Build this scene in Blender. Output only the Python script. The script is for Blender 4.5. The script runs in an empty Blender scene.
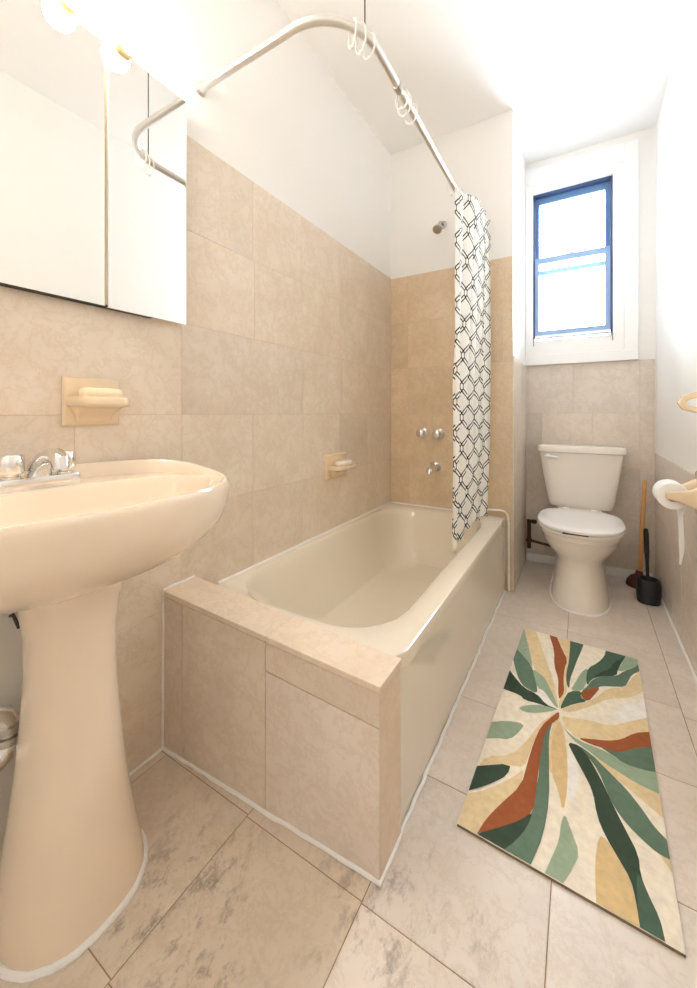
import bpy, bmesh, math, random
from mathutils import Vector, Matrix
random.seed(7)
S = bpy.context.scene
COL = S.collection
PI = math.pi

# ------------------------------------------------------------------ camera, world, exposure
cam_d = bpy.data.cameras.new('camera')
cam = bpy.data.objects.new('camera', cam_d); COL.objects.link(cam)
F_PX = 388.0
cam_d.sensor_fit = 'VERTICAL'
cam_d.sensor_height = 24.0
cam_d.lens = 24.0 * F_PX / 988.0
cam_d.shift_y = -81.0 / 988.0
cam_d.clip_start = 0.02
cam.location = (0, 0, 1.05)
cam.rotation_euler = (PI / 2, 0, math.radians(31.0))
S.camera = cam

W = bpy.data.worlds.new('world'); S.world = W
W.use_nodes = True
bg = W.node_tree.nodes['Background']
bg.inputs['Color'].default_value = (0.80, 0.90, 1.0, 1)
bg.inputs['Strength'].default_value = 12.0
BULB = 26.0
BULB_COL = (1.0, 0.92, 0.81)

def portal(name, loc, rot, sx, sy):
    l = bpy.data.lights.new(name, 'AREA'); l.shape = 'RECTANGLE'; l.size = sx; l.size_y = sy
    l.cycles.is_portal = True
    o = bpy.data.objects.new(name, l); COL.objects.link(o); o.location = loc; o.rotation_euler = rot
portal('window_portal', (-0.06, 3.16, 2.08), (-PI / 2, 0, 0), 0.52, 1.1)

S.view_settings.view_transform = 'Standard'
S.view_settings.look = 'None'
S.view_settings.gamma = 1.0
S.view_settings.use_curve_mapping = False
S.view_settings.exposure = 1.62
S.cycles.max_bounces = 14
S.cycles.diffuse_bounces = 8
S.cycles.glossy_bounces = 6

# ------------------------------------------------------------------ materials
def new_mat(name):
    m = bpy.data.materials.new(name); m.use_nodes = True
    return m, m.node_tree.nodes, m.node_tree.links, m.node_tree.nodes['Principled BSDF']

def srgb(r, g, b):
    f = lambda c: (c / 12.92 if c <= 0.04045 else ((c + 0.055) / 1.055) ** 2.4)
    return (f(r / 255), f(g / 255), f(b / 255), 1)

def plain(name, col, rough=0.5, metal=0.0, coat=0.0, vary=0.0, scale=8.0, bump=0.0):
    m, n, l, p = new_mat(name)
    p.inputs['Base Color'].default_value = col
    p.inputs['Roughness'].default_value = rough
    p.inputs['Metallic'].default_value = metal
    p.inputs['Coat Weight'].default_value = coat
    p.inputs['Coat Roughness'].default_value = 0.06
    if vary or bump:
        tc = n.new('ShaderNodeTexCoord'); nz = n.new('ShaderNodeTexNoise')
        nz.inputs['Scale'].default_value = scale; nz.inputs['Detail'].default_value = 5
        l.new(tc.outputs['Object'], nz.inputs['Vector'])
        if vary:
            mx = n.new('ShaderNodeMix'); mx.data_type = 'RGBA'
            mx.inputs['A'].default_value = tuple(c * (1 - vary) for c in col[:3]) + (1,)
            mx.inputs['B'].default_value = tuple(min(1, c * (1 + vary)) for c in col[:3]) + (1,)
            l.new(nz.outputs['Fac'], mx.inputs['Factor']); l.new(mx.outputs['Result'], p.inputs['Base Color'])
        if bump:
            b = n.new('ShaderNodeBump'); b.inputs['Strength'].default_value = bump; b.inputs['Distance'].default_value = 0.01
            l.new(nz.outputs['Fac'], b.inputs['Height']); l.new(b.outputs['Normal'], p.inputs['Normal'])
    return m

def stone(name, lo, hi, vein, rough=0.3, dirt=0.0, speck=0.0):
    """Cut limestone: colour attribute 'tint' per tile times mottled cream, thin veins, optional grime."""
    m, n, l, p = new_mat(name)
    tc = n.new('ShaderNodeTexCoord'); at = n.new('ShaderNodeAttribute'); at.attribute_name = 'tint'
    off = n.new('ShaderNodeVectorMath'); off.operation = 'MULTIPLY_ADD'
    off.inputs[1].default_value = (1, 1, 1)
    sc = n.new('ShaderNodeVectorMath'); sc.operation = 'SCALE'; sc.inputs['Scale'].default_value = 7.0
    l.new(at.outputs['Color'], sc.inputs[0])
    l.new(tc.outputs['Object'], off.inputs[0]); l.new(sc.outputs['Vector'], off.inputs[2])
    n1 = n.new('ShaderNodeTexNoise'); n1.inputs['Scale'].default_value = 5.5; n1.inputs['Detail'].default_value = 8; n1.inputs['Roughness'].default_value = 0.62
    n1.inputs['Distortion'].default_value = 0.15
    l.new(off.outputs['Vector'], n1.inputs['Vector'])
    r1 = n.new('ShaderNodeValToRGB'); r1.color_ramp.elements[0].position = 0.3; r1.color_ramp.elements[1].position = 0.68
    r1.color_ramp.elements[0].color = lo; r1.color_ramp.elements[1].color = hi
    l.new(n1.outputs['Fac'], r1.inputs['Fac'])
    n2 = n.new('ShaderNodeTexNoise'); n2.inputs['Scale'].default_value = 13.0; n2.inputs['Detail'].default_value = 9; n2.inputs['Roughness'].default_value = 0.75
    n2.inputs['Distortion'].default_value = 0.35
    l.new(off.outputs['Vector'], n2.inputs['Vector'])
    r2 = n.new('ShaderNodeValToRGB')
    e = r2.color_ramp.elements; e[0].position = 0.46; e[0].color = (0, 0, 0, 1); e[1].position = 0.54; e[1].color = (0, 0, 0, 1)
    k = e.new(0.5); k.color = (0.42, 0.42, 0.42, 1)
    l.new(n2.outputs['Fac'], r2.inputs['Fac'])
    mv = n.new('ShaderNodeMix'); mv.data_type = 'RGBA'; mv.inputs['B'].default_value = vein
    l.new(r2.outputs['Color'], mv.inputs['Factor']); l.new(r1.outputs['Color'], mv.inputs['A'])
    mt = n.new('ShaderNodeMix'); mt.data_type = 'RGBA'; mt.blend_type = 'MULTIPLY'; mt.inputs['Factor'].default_value = 1
    l.new(mv.outputs['Result'], mt.inputs['A']); l.new(at.outputs['Color'], mt.inputs['B'])
    out = mt.outputs['Result']
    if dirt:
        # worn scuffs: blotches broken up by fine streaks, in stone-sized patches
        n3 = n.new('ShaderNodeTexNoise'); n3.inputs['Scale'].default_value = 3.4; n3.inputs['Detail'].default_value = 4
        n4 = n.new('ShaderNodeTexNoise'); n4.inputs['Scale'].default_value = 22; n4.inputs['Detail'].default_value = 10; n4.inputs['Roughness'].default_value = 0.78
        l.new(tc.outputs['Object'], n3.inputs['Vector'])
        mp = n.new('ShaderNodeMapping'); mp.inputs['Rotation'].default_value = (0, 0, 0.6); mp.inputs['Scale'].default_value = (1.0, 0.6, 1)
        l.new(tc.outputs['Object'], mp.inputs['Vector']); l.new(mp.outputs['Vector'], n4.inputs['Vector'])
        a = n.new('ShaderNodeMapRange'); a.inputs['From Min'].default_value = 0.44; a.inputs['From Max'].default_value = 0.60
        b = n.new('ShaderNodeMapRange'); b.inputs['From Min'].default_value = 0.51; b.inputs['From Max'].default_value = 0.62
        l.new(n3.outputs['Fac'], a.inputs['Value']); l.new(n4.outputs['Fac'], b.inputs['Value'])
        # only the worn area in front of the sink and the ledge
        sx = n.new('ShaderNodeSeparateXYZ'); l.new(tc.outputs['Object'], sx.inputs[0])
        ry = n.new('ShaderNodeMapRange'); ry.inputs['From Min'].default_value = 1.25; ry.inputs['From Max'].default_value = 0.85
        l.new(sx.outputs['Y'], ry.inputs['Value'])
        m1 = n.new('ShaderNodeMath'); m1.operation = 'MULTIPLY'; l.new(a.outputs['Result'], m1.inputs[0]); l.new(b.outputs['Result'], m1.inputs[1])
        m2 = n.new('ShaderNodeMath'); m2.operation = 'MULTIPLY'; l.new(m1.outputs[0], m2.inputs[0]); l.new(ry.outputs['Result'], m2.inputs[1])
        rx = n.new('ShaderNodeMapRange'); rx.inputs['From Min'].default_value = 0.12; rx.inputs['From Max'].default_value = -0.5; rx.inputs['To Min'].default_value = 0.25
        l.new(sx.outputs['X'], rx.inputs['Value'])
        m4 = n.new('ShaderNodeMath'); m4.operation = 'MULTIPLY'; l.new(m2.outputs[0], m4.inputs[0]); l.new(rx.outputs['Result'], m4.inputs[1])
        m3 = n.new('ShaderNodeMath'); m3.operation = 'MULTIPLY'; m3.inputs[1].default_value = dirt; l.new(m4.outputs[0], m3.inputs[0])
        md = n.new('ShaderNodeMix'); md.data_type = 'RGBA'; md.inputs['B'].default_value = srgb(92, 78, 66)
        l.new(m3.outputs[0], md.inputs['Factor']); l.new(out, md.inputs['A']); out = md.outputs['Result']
    l.new(out, p.inputs['Base Color'])
    p.inputs['Roughness'].default_value = rough
    bp = n.new('ShaderNodeBump'); bp.inputs['Strength'].default_value = 0.06; bp.inputs['Distance'].default_value = 0.004
    l.new(n2.outputs['Fac'], bp.inputs['Height']); l.new(bp.outputs['Normal'], p.inputs['Normal'])
    return m

M = {}
M['plaster'] = plain('white_plaster', srgb(243, 241, 238), 0.6, vary=0.015, scale=3, bump=0.05)
M['ceil'] = plain('ceiling_paint', srgb(244, 242, 239), 0.7, vary=0.01, scale=2)
M['patch'] = plain('bare_wall_patch', srgb(214, 210, 200), 0.8, vary=0.12, scale=7)
M['tile'] = stone('cream_limestone', srgb(226, 211, 193), srgb(238, 227, 212), srgb(212, 190, 164), 0.28)
M['tile_shaded'] = stone('shaded_cream_limestone', srgb(222, 198, 166), srgb(234, 215, 188), srgb(202, 174, 140), 0.28)  # cream stone with the end wall's golden bounce and shade mixed into its colour
M['tile_grey'] = stone('grey_cream_limestone', srgb(224, 213, 201), srgb(236, 227, 217), srgb(208, 192, 175), 0.26)
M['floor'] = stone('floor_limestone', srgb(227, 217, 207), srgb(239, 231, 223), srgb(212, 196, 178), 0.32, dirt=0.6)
M['grout'] = plain('grout', srgb(205, 186, 162), 0.9, vary=0.1, scale=20)
M['fgrout'] = plain('floor_grout', srgb(158, 134, 106), 0.9, vary=0.2, scale=20)
M['caulk'] = plain('white_caulk', srgb(246, 245, 243), 0.5, vary=0.05, scale=30)
M['almond'] = plain('almond_porcelain', srgb(241, 224, 202), 0.12, coat=0.5)
M['tub'] = plain('cream_enamel', srgb(236, 227, 210), 0.16, coat=0.4)
M['toilet'] = plain('toilet_porcelain', srgb(240, 234, 226), 0.1, coat=0.5)
M['seat'] = plain('white_seat_plastic', srgb(246, 245, 244), 0.22)
M['chrome'] = plain('chrome', (0.82, 0.82, 0.82, 1), 0.12, 1.0)
M['dullchrome'] = plain('worn_chrome', (0.55, 0.53, 0.50, 1), 0.3, 1.0)
M['brushed'] = plain('rod_metal', (0.78, 0.76, 0.73, 1), 0.28, 1.0)
M['dark'] = plain('dark_gap', srgb(60, 54, 46), 0.6)
M['mirror'] = plain('mirror_glass', (0.88, 0.885, 0.875, 1), 0.01, 1.0)
M['cabwhite'] = plain('cabinet_white', srgb(236, 232, 224), 0.4)
M['brass'] = plain('brass_edge', srgb(190, 168, 120), 0.3, 1.0)
M['ceramic'] = plain('tan_ceramic', srgb(232, 210, 178), 0.18, coat=0.4)
M['soap'] = plain('cream_soap', srgb(243, 228, 196), 0.45)
M['soapw'] = plain('white_soap', srgb(246, 240, 228), 0.45)
M['black'] = plain('black_plastic', srgb(34, 35, 38), 0.4)
M['wood'] = plain('pale_wood', srgb(214, 160, 100), 0.5, vary=0.15, scale=14)
M['rubber'] = plain('dark_red_rubber', srgb(96, 42, 36), 0.55)
M['brownmetal'] = plain('aged_brass_pipe', srgb(92, 70, 50), 0.45, 0.6)
M['winframe'] = plain('blue_grey_sash', srgb(104, 140, 186), 0.35)
M['windark'] = plain('dark_blue_frame', srgb(66, 86, 124), 0.4)
M['winlow'] = plain('pale_blue_sash', srgb(150, 178, 216), 0.35)
M['wingrey'] = plain('grey_weather_strip', srgb(160, 160, 170), 0.5)
M['casing'] = plain('window_paint', srgb(246, 245, 243), 0.4)
M['paper'] = plain('tissue_paper', srgb(250, 249, 248), 0.9)
M['core'] = plain('cardboard', srgb(150, 120, 90), 0.9)
M['ringwhite'] = plain('white_plastic_ring', srgb(240, 236, 230), 0.35)

m, n, l, p = new_mat('window_glass')
tr = n.new('ShaderNodeBsdfTransparent'); gl = n.new('ShaderNodeBsdfGlossy'); gl.inputs['Roughness'].default_value = 0.02
fr = n.new('ShaderNodeFresnel'); fr.inputs['IOR'].default_value = 1.45; mx = n.new('ShaderNodeMixShader')
l.new(fr.outputs[0], mx.inputs[0]); l.new(tr.outputs[0], mx.inputs[1]); l.new(gl.outputs[0], mx.inputs[2])
l.new(mx.outputs[0], n['Material Output'].inputs['Surface']); M['glass'] = m

m, n, l, p = new_mat('lit_bulb')
p.inputs['Base Color'].default_value = (1, 0.95, 0.85, 1)
p.inputs['Emission Color'].default_value = BULB_COL + (1,)
p.inputs['Emission Strength'].default_value = BULB; M['bulb'] = m

# rug: colour attribute per shape plus fine pile noise
m, n, l, p = new_mat('rug_pile')
at = n.new('ShaderNodeAttribute'); at.attribute_name = 'tint'
nz = n.new('ShaderNodeTexNoise'); nz.inputs['Scale'].default_value = 60; nz.inputs['Detail'].default_value = 6
tc = n.new('ShaderNodeTexCoord'); l.new(tc.outputs['Object'], nz.inputs['Vector'])
mr = n.new('ShaderNodeMapRange'); mr.inputs['To Min'].default_value = 0.78; mr.inputs['To Max'].default_value = 1.2
l.new(nz.outputs['Fac'], mr.inputs['Value'])
vm = n.new('ShaderNodeVectorMath'); vm.operation = 'SCALE'; l.new(at.outputs['Color'], vm.inputs[0]); l.new(mr.outputs['Result'], vm.inputs['Scale'])
l.new(vm.outputs['Vector'], p.inputs['Base Color']); p.inputs['Roughness'].default_value = 0.95
p.inputs['Specular IOR Level'].default_value = 0.1
M['rug'] = m
M['rugedge'] = plain('rug_edge', srgb(130, 114, 92), 0.95)

# curtain: trellis of paired black leaf strokes on white cloth, laid out on the cloth's own UV in metres
m, n, l, p = new_mat('trellis_cloth')
uvn = n.new('ShaderNodeUVMap'); uvn.uv_map = 'cloth'
sep = n.new('ShaderNodeSeparateXYZ'); l.new(uvn.outputs[0], sep.inputs[0])
def mth(op, a, b=None):
    q = n.new('ShaderNodeMath'); q.operation = op
    for i, v in enumerate((a, b)):
        if v is None: continue
        if isinstance(v, (int, float)): q.inputs[i].default_value = v
        else: l.new(v, q.inputs[i])
    return q.outputs[0]
PW, PH = 0.108, 0.158
uu = mth('MULTIPLY', mth('ABSOLUTE', mth('SUBTRACT', mth('FRACT', mth('ADD', mth('DIVIDE', sep.outputs['X'], PW), 0.5)), 0.5)), PW)
ph = mth('MULTIPLY', sep.outputs['Y'], 2 * PI / PH)
g = mth('MULTIPLY', mth('SUBTRACT', 1.0, mth('COSINE', ph)), PW / 4)
d = mth('ABSOLUTE', mth('SUBTRACT', uu, g))
offs = mth('ADD', mth('MULTIPLY', mth('POWER', mth('ABSOLUTE', mth('SINE', ph)), 0.75), 0.0105), 0.0008)
ln = mth('ABSOLUTE', mth('SUBTRACT', d, offs))
ink = mth('LESS_THAN', ln, mth('ADD', 0.0030, mth('MULTIPLY', mth('ABSOLUTE', mth('SINE', ph)), 0.0014)))
# small open links where the leaves meet
vd = mth('MULTIPLY', mth('ABSOLUTE', mth('SUBTRACT', mth('FRACT', mth('ADD', mth('DIVIDE', sep.outputs['Y'], PH), 0.5)), 0.5)), PH)
def link_ring(ud, vdist):
    e = mth('SQRT', mth('ADD', mth('POWER', mth('DIVIDE', ud, 0.0095), 2.0), mth('POWER', mth('DIVIDE', vdist, 0.019), 2.0)))
    return mth('LESS_THAN', mth('ABSOLUTE', mth('SUBTRACT', e, 1.0)), 0.2), mth('LESS_THAN', e, 0.85)
k1, h1 = link_ring(uu, vd); k2, h2 = link_ring(mth('SUBTRACT', PW / 2, uu), mth('SUBTRACT', PH / 2, vd))
hole = mth('MAXIMUM', h1, h2)
ink = mth('MAXIMUM', mth('MULTIPLY', ink, mth('SUBTRACT', 1.0, hole)), mth('MAXIMUM', k1, k2))
mxr = n.new('ShaderNodeMix'); mxr.data_type = 'RGBA'
mxr.inputs['A'].default_value = srgb(247, 245, 240); mxr.inputs['B'].default_value = srgb(24, 27, 34)
l.new(ink, mxr.inputs['Factor']); l.new(mxr.outputs['Result'], p.inputs['Base Color'])
p.inputs['Roughness'].default_value = 0.8
M['curtain'] = m

# ------------------------------------------------------------------ mesh helpers
def link(name, bm, mats, parent=None, smooth=False, bevel=0.0, subsurf=0, autosmooth=True):
    me = bpy.data.meshes.new(name)
    bmesh.ops.recalc_face_normals(bm, faces=bm.faces[:])
    bm.to_mesh(me); bm.free()
    o = bpy.data.objects.new(name, me); COL.objects.link(o)
    for mt in (mats if isinstance(mats, (list, tuple)) else [mats]): me.materials.append(mt)
    if parent: o.parent = parent
    if bevel:
        b = o.modifiers.new('bevel', 'BEVEL'); b.width = bevel; b.segments = 3; b.limit_method = 'ANGLE'; b.angle_limit = math.radians(40)
    if subsurf:
        s = o.modifiers.new('subsurf', 'SUBSURF'); s.levels = subsurf; s.render_levels = subsurf
    if smooth or bevel:
        for f in me.polygons: f.use_smooth = True
        if not subsurf:
            try: me.set_sharp_from_angle(angle=math.radians(38))
            except Exception: pass
    return o

def thing(name, label, cat, loc=(0, 0, 0), group=None, rotz=0):
    o = bpy.data.objects.new(name, None); COL.objects.link(o); o.location = loc; o.rotation_euler = (0, 0, rotz)
    o.empty_display_size = 0.05
    o['label'] = label; o['category'] = cat
    if group: o['group'] = group
    return o

def tag(o, label, cat, group=None):
    o['label'] = label; o['category'] = cat
    if group: o['group'] = group
    return o

def struct(o):
    o['kind'] = 'structure'; return o

def box(bm, x0, x1, y0, y1, z0, z1, mi=0):
    v = [bm.verts.new(c) for c in ((x0, y0, z0), (x1, y0, z0), (x1, y1, z0), (x0, y1, z0), (x0, y0, z1), (x1, y0, z1), (x1, y1, z1), (x0, y1, z1))]
    for q in ((3, 2, 1, 0), (4, 5, 6, 7), (0, 1, 5, 4), (1, 2, 6, 5), (2, 3, 7, 6), (3, 0, 4, 7)):
        f = bm.faces.new([v[i] for i in q]); f.material_index = mi

def hexa(bm, pts, mi=0):
    v = [bm.verts.new(c) for c in pts]
    for q in ((3, 2, 1, 0), (4, 5, 6, 7), (0, 1, 5, 4), (1, 2, 6, 5), (2, 3, 7, 6), (3, 0, 4, 7)):
        f = bm.faces.new([v[i] for i in q]); f.material_index = mi

def loft(bm, rings, cap0=True, cap1=True, mi=0, close=False):
    vs = [[bm.verts.new(p) for p in r] for r in rings]
    N = len(vs[0])
    pairs = list(zip(vs[:-1], vs[1:])) + ([(vs[-1], vs[0])] if close else [])
    for a, b in pairs:
        for i in range(N):
            f = bm.faces.new((a[i], a[(i + 1) % N], b[(i + 1) % N], b[i])); f.material_index = mi
    if not close:
        if cap0: bm.faces.new(list(reversed(vs[0]))).material_index = mi
        if cap1: bm.faces.new(vs[-1]).material_index = mi
    return vs

def supell(cx, cy, xm, xp, ym, yp, n, z, N=48, nb=None):
    """closed outline with four different half-extents and superellipse power n"""
    r = []
    for i in range(N):
        t = 2 * PI * i / N
        c, s = math.cos(t), math.sin(t)
        k = n
        r.append((cx + math.copysign(abs(c) ** (2 / k), c) * (xp if c >= 0 else xm),
                  cy + math.copysign(abs(s) ** (2 / k), s) * (yp if s >= 0 else ym), z))
    return r

def tube(bm, pts, r, N=12, mi=0, closed=False, radii=None):
    pts = [Vector(p) for p in pts]; n_ = len(pts)
    rings = []
    up = None
    for i, p_ in enumerate(pts):
        a = pts[(i - 1) % n_] if (closed or i > 0) else p_
        b = pts[(i + 1) % n_] if (closed or i < n_ - 1) else p_
        t = (b - a).normalized()
        if up is None:
            up = Vector((0, 0, 1)) if abs(t.z) < 0.9 else Vector((1, 0, 0))
        x = up.cross(t)
        if x.length < 1e-5: x = Vector((1, 0, 0)).cross(t)
        x.normalize(); y = t.cross(x).normalized(); up = y
        rr = radii[i] if radii else r
        rings.append([tuple(p_ + (x * math.cos(2 * PI * k / N) + y * math.sin(2 * PI * k / N)) * rr) for k in range(N)])
    loft(bm, rings, mi=mi, close=closed)

def lathe(bm, prof, origin, axis=(0, 0, 1), N=28, mi=0):
    """prof: list of (radius, distance along axis)"""
    a = Vector(axis).normalized()
    x = a.orthogonal().normalized(); y = a.cross(x)
    o = Vector(origin)
    rings = []
    for r, h in prof:
        r = max(r, 1e-5)
        rings.append([tuple(o + a * h + (x * math.cos(2 * PI * k / N) + y * math.sin(2 * PI * k / N)) * r) for k in range(N)])
    loft(bm, rings, mi=mi)

def rbox(bm, cx, cy, hx, hy, z0, z1, n=8, b=0.004, N=40, mi=0):
    """rounded slab standing on z0"""
    rings = []
    for z, d in ((z0, b), (z0 + b * 0.3, b * 0.3), (z0 + b, 0), (z1 - b, 0), (z1 - b * 0.3, b * 0.3), (z1, b)):
        rings.append(supell(cx, cy, hx - d, hx - d, hy - d, hy - d, n, z, N))
    loft(bm, rings, mi=mi)

def tile_field(name, O, U, V, Nn, rects, mats, parent, gap=0.0012, th=0.005, tint_sd=0.035, back=None, tints=None, bev=0.0012):
    """one mesh: a grout bed with one bevelled stone per rect (u0,u1,v0,v1)"""
    O, U, V, Nn = Vector(O), Vector(U).normalized(), Vector(V).normalized(), Vector(Nn).normalized()
    bm = bmesh.new(); lay = bm.loops.layers.float_color.new('tint')
    def col(f, c):
        for lp in f.loops: lp[lay] = c
    us = [r[0] for r in rects] + [r[1] for r in rects]; vs_ = [r[2] for r in rects] + [r[3] for r in rects]
    if back is None: back = [(min(us), max(us), min(vs_), max(vs_))]
    for (u0, u1, v0, v1) in back:
        f = bm.faces.new([bm.verts.new(O + U * a + V * b + Nn * (th - 0.0012)) for a, b in ((u0, v0), (u1, v0), (u1, v1), (u0, v1))])
        f.material_index = 1; col(f, (1, 1, 1, 1))
    for i, r in enumerate(rects):
        u0, u1, v0, v1 = r[0] + gap, r[1] - gap, r[2] + gap, r[3] - gap
        if tints and i in tints: c = tints[i]
        else:
            k = 1 - abs(random.gauss(0, tint_sd)); w = random.uniform(-0.02, 0.02)
            c = (k, k * (1 - abs(w)), k * (1 - 2.2 * abs(w)), 1)
        lo = [bm.verts.new(O + U * a + V * b) for a, b in ((u0, v0), (u1, v0), (u1, v1), (u0, v1))]
        mid = [bm.verts.new(O + U * a + V * b + Nn * (th - bev)) for a, b in ((u0, v0), (u1, v0), (u1, v1), (u0, v1))]
        top = [bm.verts.new(O + U * a + V * b + Nn * th) for a, b in ((u0 + bev, v0 + bev), (u1 - bev, v0 + bev), (u1 - bev, v1 - bev), (u0 + bev, v1 - bev))]
        fs = [bm.faces.new(top)]
        for j in range(4):
            k2 = (j + 1) % 4
            fs.append(bm.faces.new((lo[j], lo[k2], mid[k2], mid[j])))
            fs.append(bm.faces.new((mid[j], mid[k2], top[k2], top[j])))
        for f in fs: col(f, c)
    return link(name, bm, mats, parent)

def grid_rects(rows, cols_by_row):
    out = []
    for (v0, v1), cols in zip(rows, cols_by_row):
        for a, b in zip(cols[:-1], cols[1:]): out.append((a, b, v0, v1))
    return out

def wobble_line(pts, amp=0.0012, step=0.03):
    out = []
    for a, b in zip(pts[:-1], pts[1:]):
        a, b = Vector(a), Vector(b); k = max(1, int((b - a).length / step))
        for i in range(k):
            p_ = a.lerp(b, i / k)
            out.append(p_ + Vector((random.uniform(-amp, amp), random.uniform(-amp, amp), random.uniform(-amp, amp) * 0.5)))
    out.append(Vector(pts[-1]))
    return out

# ------------------------------------------------------------------ room shell
XL, XR, YB, YA, YN, HC = -1.125, 0.39, 2.44, 3.04, -0.6, 2.83
XJ = -0.345                      # outer corner where the tub's end wall turns into the toilet alcove
TT = 1.975                       # top of tall tiling
AT = 1.385                       # top of alcove tiling
RT = 0.80                        # top of right wall tiling; white above stands in for window glare

# floor
floor_rects = []
colx = [-1.125, -1.095, -0.748, -0.405, -0.058, 0.303, 0.385]
def F_(ci, ys):
    for a, b in zip(ys[:-1], ys[1:]): floor_rects.append((colx[ci], colx[ci + 1], a, b))
F_(0, [-0.6, 0.04, 0.735, 0.80])
F_(1, [-0.6, -0.3, 0.04, 0.39, 0.735, 0.80])
F_(2, [-0.6, -0.3, 0.04, 0.385, 0.730, 0.81])
F_(3, [-0.6, -0.32, 0.03, 0.38, 0.727, 1.083, 1.453, 2.145, 2.50, 3.035])
F_(4, [-0.6, -0.32, 0.03, 0.38, 0.727, 1.080, 1.437, 1.79, 2.145, 2.83, 3.035])
F_(5, [-0.6, 0.03, 0.38, 1.076, 1.435, 1.745, 2.15, 2.50, 3.035])
bm = bmesh.new(); box(bm, XL - 0.1, XR + 0.1, YN - 0.9, YA + 0.12, -0.1, -0.0052)
fl = struct(link('floor', bm, M['fgrout']))
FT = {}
for i_, r_ in enumerate(floor_rects):                             # tiles round the sink: wear, plus shade away from the window, tinted in
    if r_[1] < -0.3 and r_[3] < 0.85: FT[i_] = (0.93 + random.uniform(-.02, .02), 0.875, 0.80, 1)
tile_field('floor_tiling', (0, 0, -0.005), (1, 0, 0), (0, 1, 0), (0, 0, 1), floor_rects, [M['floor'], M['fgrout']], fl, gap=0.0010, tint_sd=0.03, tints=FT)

bm = bmesh.new(); box(bm, XL - 0.1, XR + 0.1, YN - 0.1, YA + 0.12, HC, HC + 0.1)
struct(link('ceiling', bm, M['ceil']))

# left wall with tall cream tiling; a bare patch behind the sink pedestal
bm = bmesh.new(); box(bm, XL - 0.1, XL - 0.005, YN, YB + 0.1, 0, HC)
wl = struct(link('wall_left', bm, M['plaster']))
zr = [0.0, 0.115, 0.43, 0.735, 1.045, 1.345, 1.66, TT]
rows = list(zip(zr[:-1], zr[1:]))
rects = []
rects += grid_rects(rows[:1], [[0.41, 0.81, 1.13, 1.8, YB]])
rects += grid_rects(rows[1:2], [[0.41, 0.81, 1.13, 1.78, 2.1, YB]])
rects += grid_rects(rows[2:3], [[0.41, 0.81, 1.132, 1.456, 2.10, YB]])
rects += grid_rects(rows[3:4], [[YN, -0.15, 0.17, 0.495, 0.81, 1.132, 1.456, 1.78, 2.10, YB]])
rects += grid_rects(rows[4:5], [[YN, -0.47, 0.17, 0.81, 1.456, 1.80, 2.13, YB]])
rects += grid_rects(rows[5:6], [[YN, 0.17, 0.81, 1.14, 1.78, 2.105, YB]])
rects += grid_rects(rows[6:7], [[YN, 0.17, 0.81, 1.13, 1.449, 1.79, 2.11, YB]])
rows_t = {}
tile_field('wall_tiling', (XL - 0.005, 0, 0), (0, 1, 0), (0, 0, 1), (1, 0, 0), rects, [M['tile'], M['grout']], wl,
           back=[(0.41, YB, 0, 0.735), (YN, YB, 0.735, TT)], gap=0.0005, tint_sd=0.035)
bm = bmesh.new(); box(bm, XL - 0.005, XL - 0.001, YN, 0.409, 0, 0.734)
link('bare_patch', bm, M['patch'], wl)

# tub end wall
bm = bmesh.new(); box(bm, XL - 0.1, XJ, YB + 0.005, YA + 0.1, 0, HC)
wb = struct(link('wall_back', bm, M['plaster']))
rb = []
zb = [0.43, 0.747, 1.044, 1.352, 1.66, TT - 0.005]
rw = list(zip(zb[:-1], zb[1:]))
rb += grid_rects(rw[:1], [[XL, -0.99, -0.66, XJ]])
rb += grid_rects(rw[1:2], [[XL, -0.83, -0.51, XJ]])
rb += grid_rects(rw[2:3], [[XL, -1.0, -0.68, XJ]])
rb += grid_rects(rw[3:4], [[XL, -1.0, -0.68, -0.40, XJ]])
rb += grid_rects(rw[4:5], [[XL, -1.0, -0.70, XJ]])
rb += [(-0.39, XJ, 0, 0.43)]
tile_field('wall_tiling', (0, YB + 0.005, 0), (1, 0, 0), (0, 0, 1), (0, -1, 0), rb, [M['tile_shaded'], M['grout']], wb, back=[(XL, XJ, 0.43, TT - 0.005)], gap=0.0005, tint_sd=0.06)
# alcove side return: painted
rs = grid_rects([(0, 0.36), (0.36, 0.70), (0.70, 1.05), (1.05, AT)], [[YB, 2.75, YA]] * 4)
tile_field('return_tiling', (XJ, 0, 0), (0, 1, 0), (0, 0, 1), (1, 0, 0), rs, [M['tile_grey'], M['grout']], wb, gap=0.0005)

# alcove wall with the window opening
WX0, WX1, WZ0, WZ1 = -0.296, 0.174, 1.555, 2.60
bm = bmesh.new()
for (a, b, c, d2) in ((XJ - 0.1, WX0, 0, HC), (WX1, XR + 0.1, 0, HC), (WX0, WX1, 0, WZ0), (WX0, WX1, WZ1, HC)):
    box(bm, a, b, YA + 0.005, YA + 0.12, c, d2)
wa = struct(link('wall_alcove', bm, M['plaster']))
ra = grid_rects([(0, 0.06), (0.06, 0.36), (0.36, 0.70), (0.70, 1.05), (1.05, AT)],
                [[XJ, -0.05, 0.315, XR], [XJ, -0.22, 0.1, 0.315, XR], [XJ, -0.05, 0.315, XR], [XJ, -0.24, 0.06, 0.315, XR], [XJ, -0.05, 0.315, XR]])
tile_field('wall_tiling', (0, YA + 0.005, 0), (1, 0, 0), (0, 0, 1), (0, -1, 0), ra, [M['tile_grey'], M['grout']], wa, gap=0.0005, tint_sd=0.05)

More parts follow.
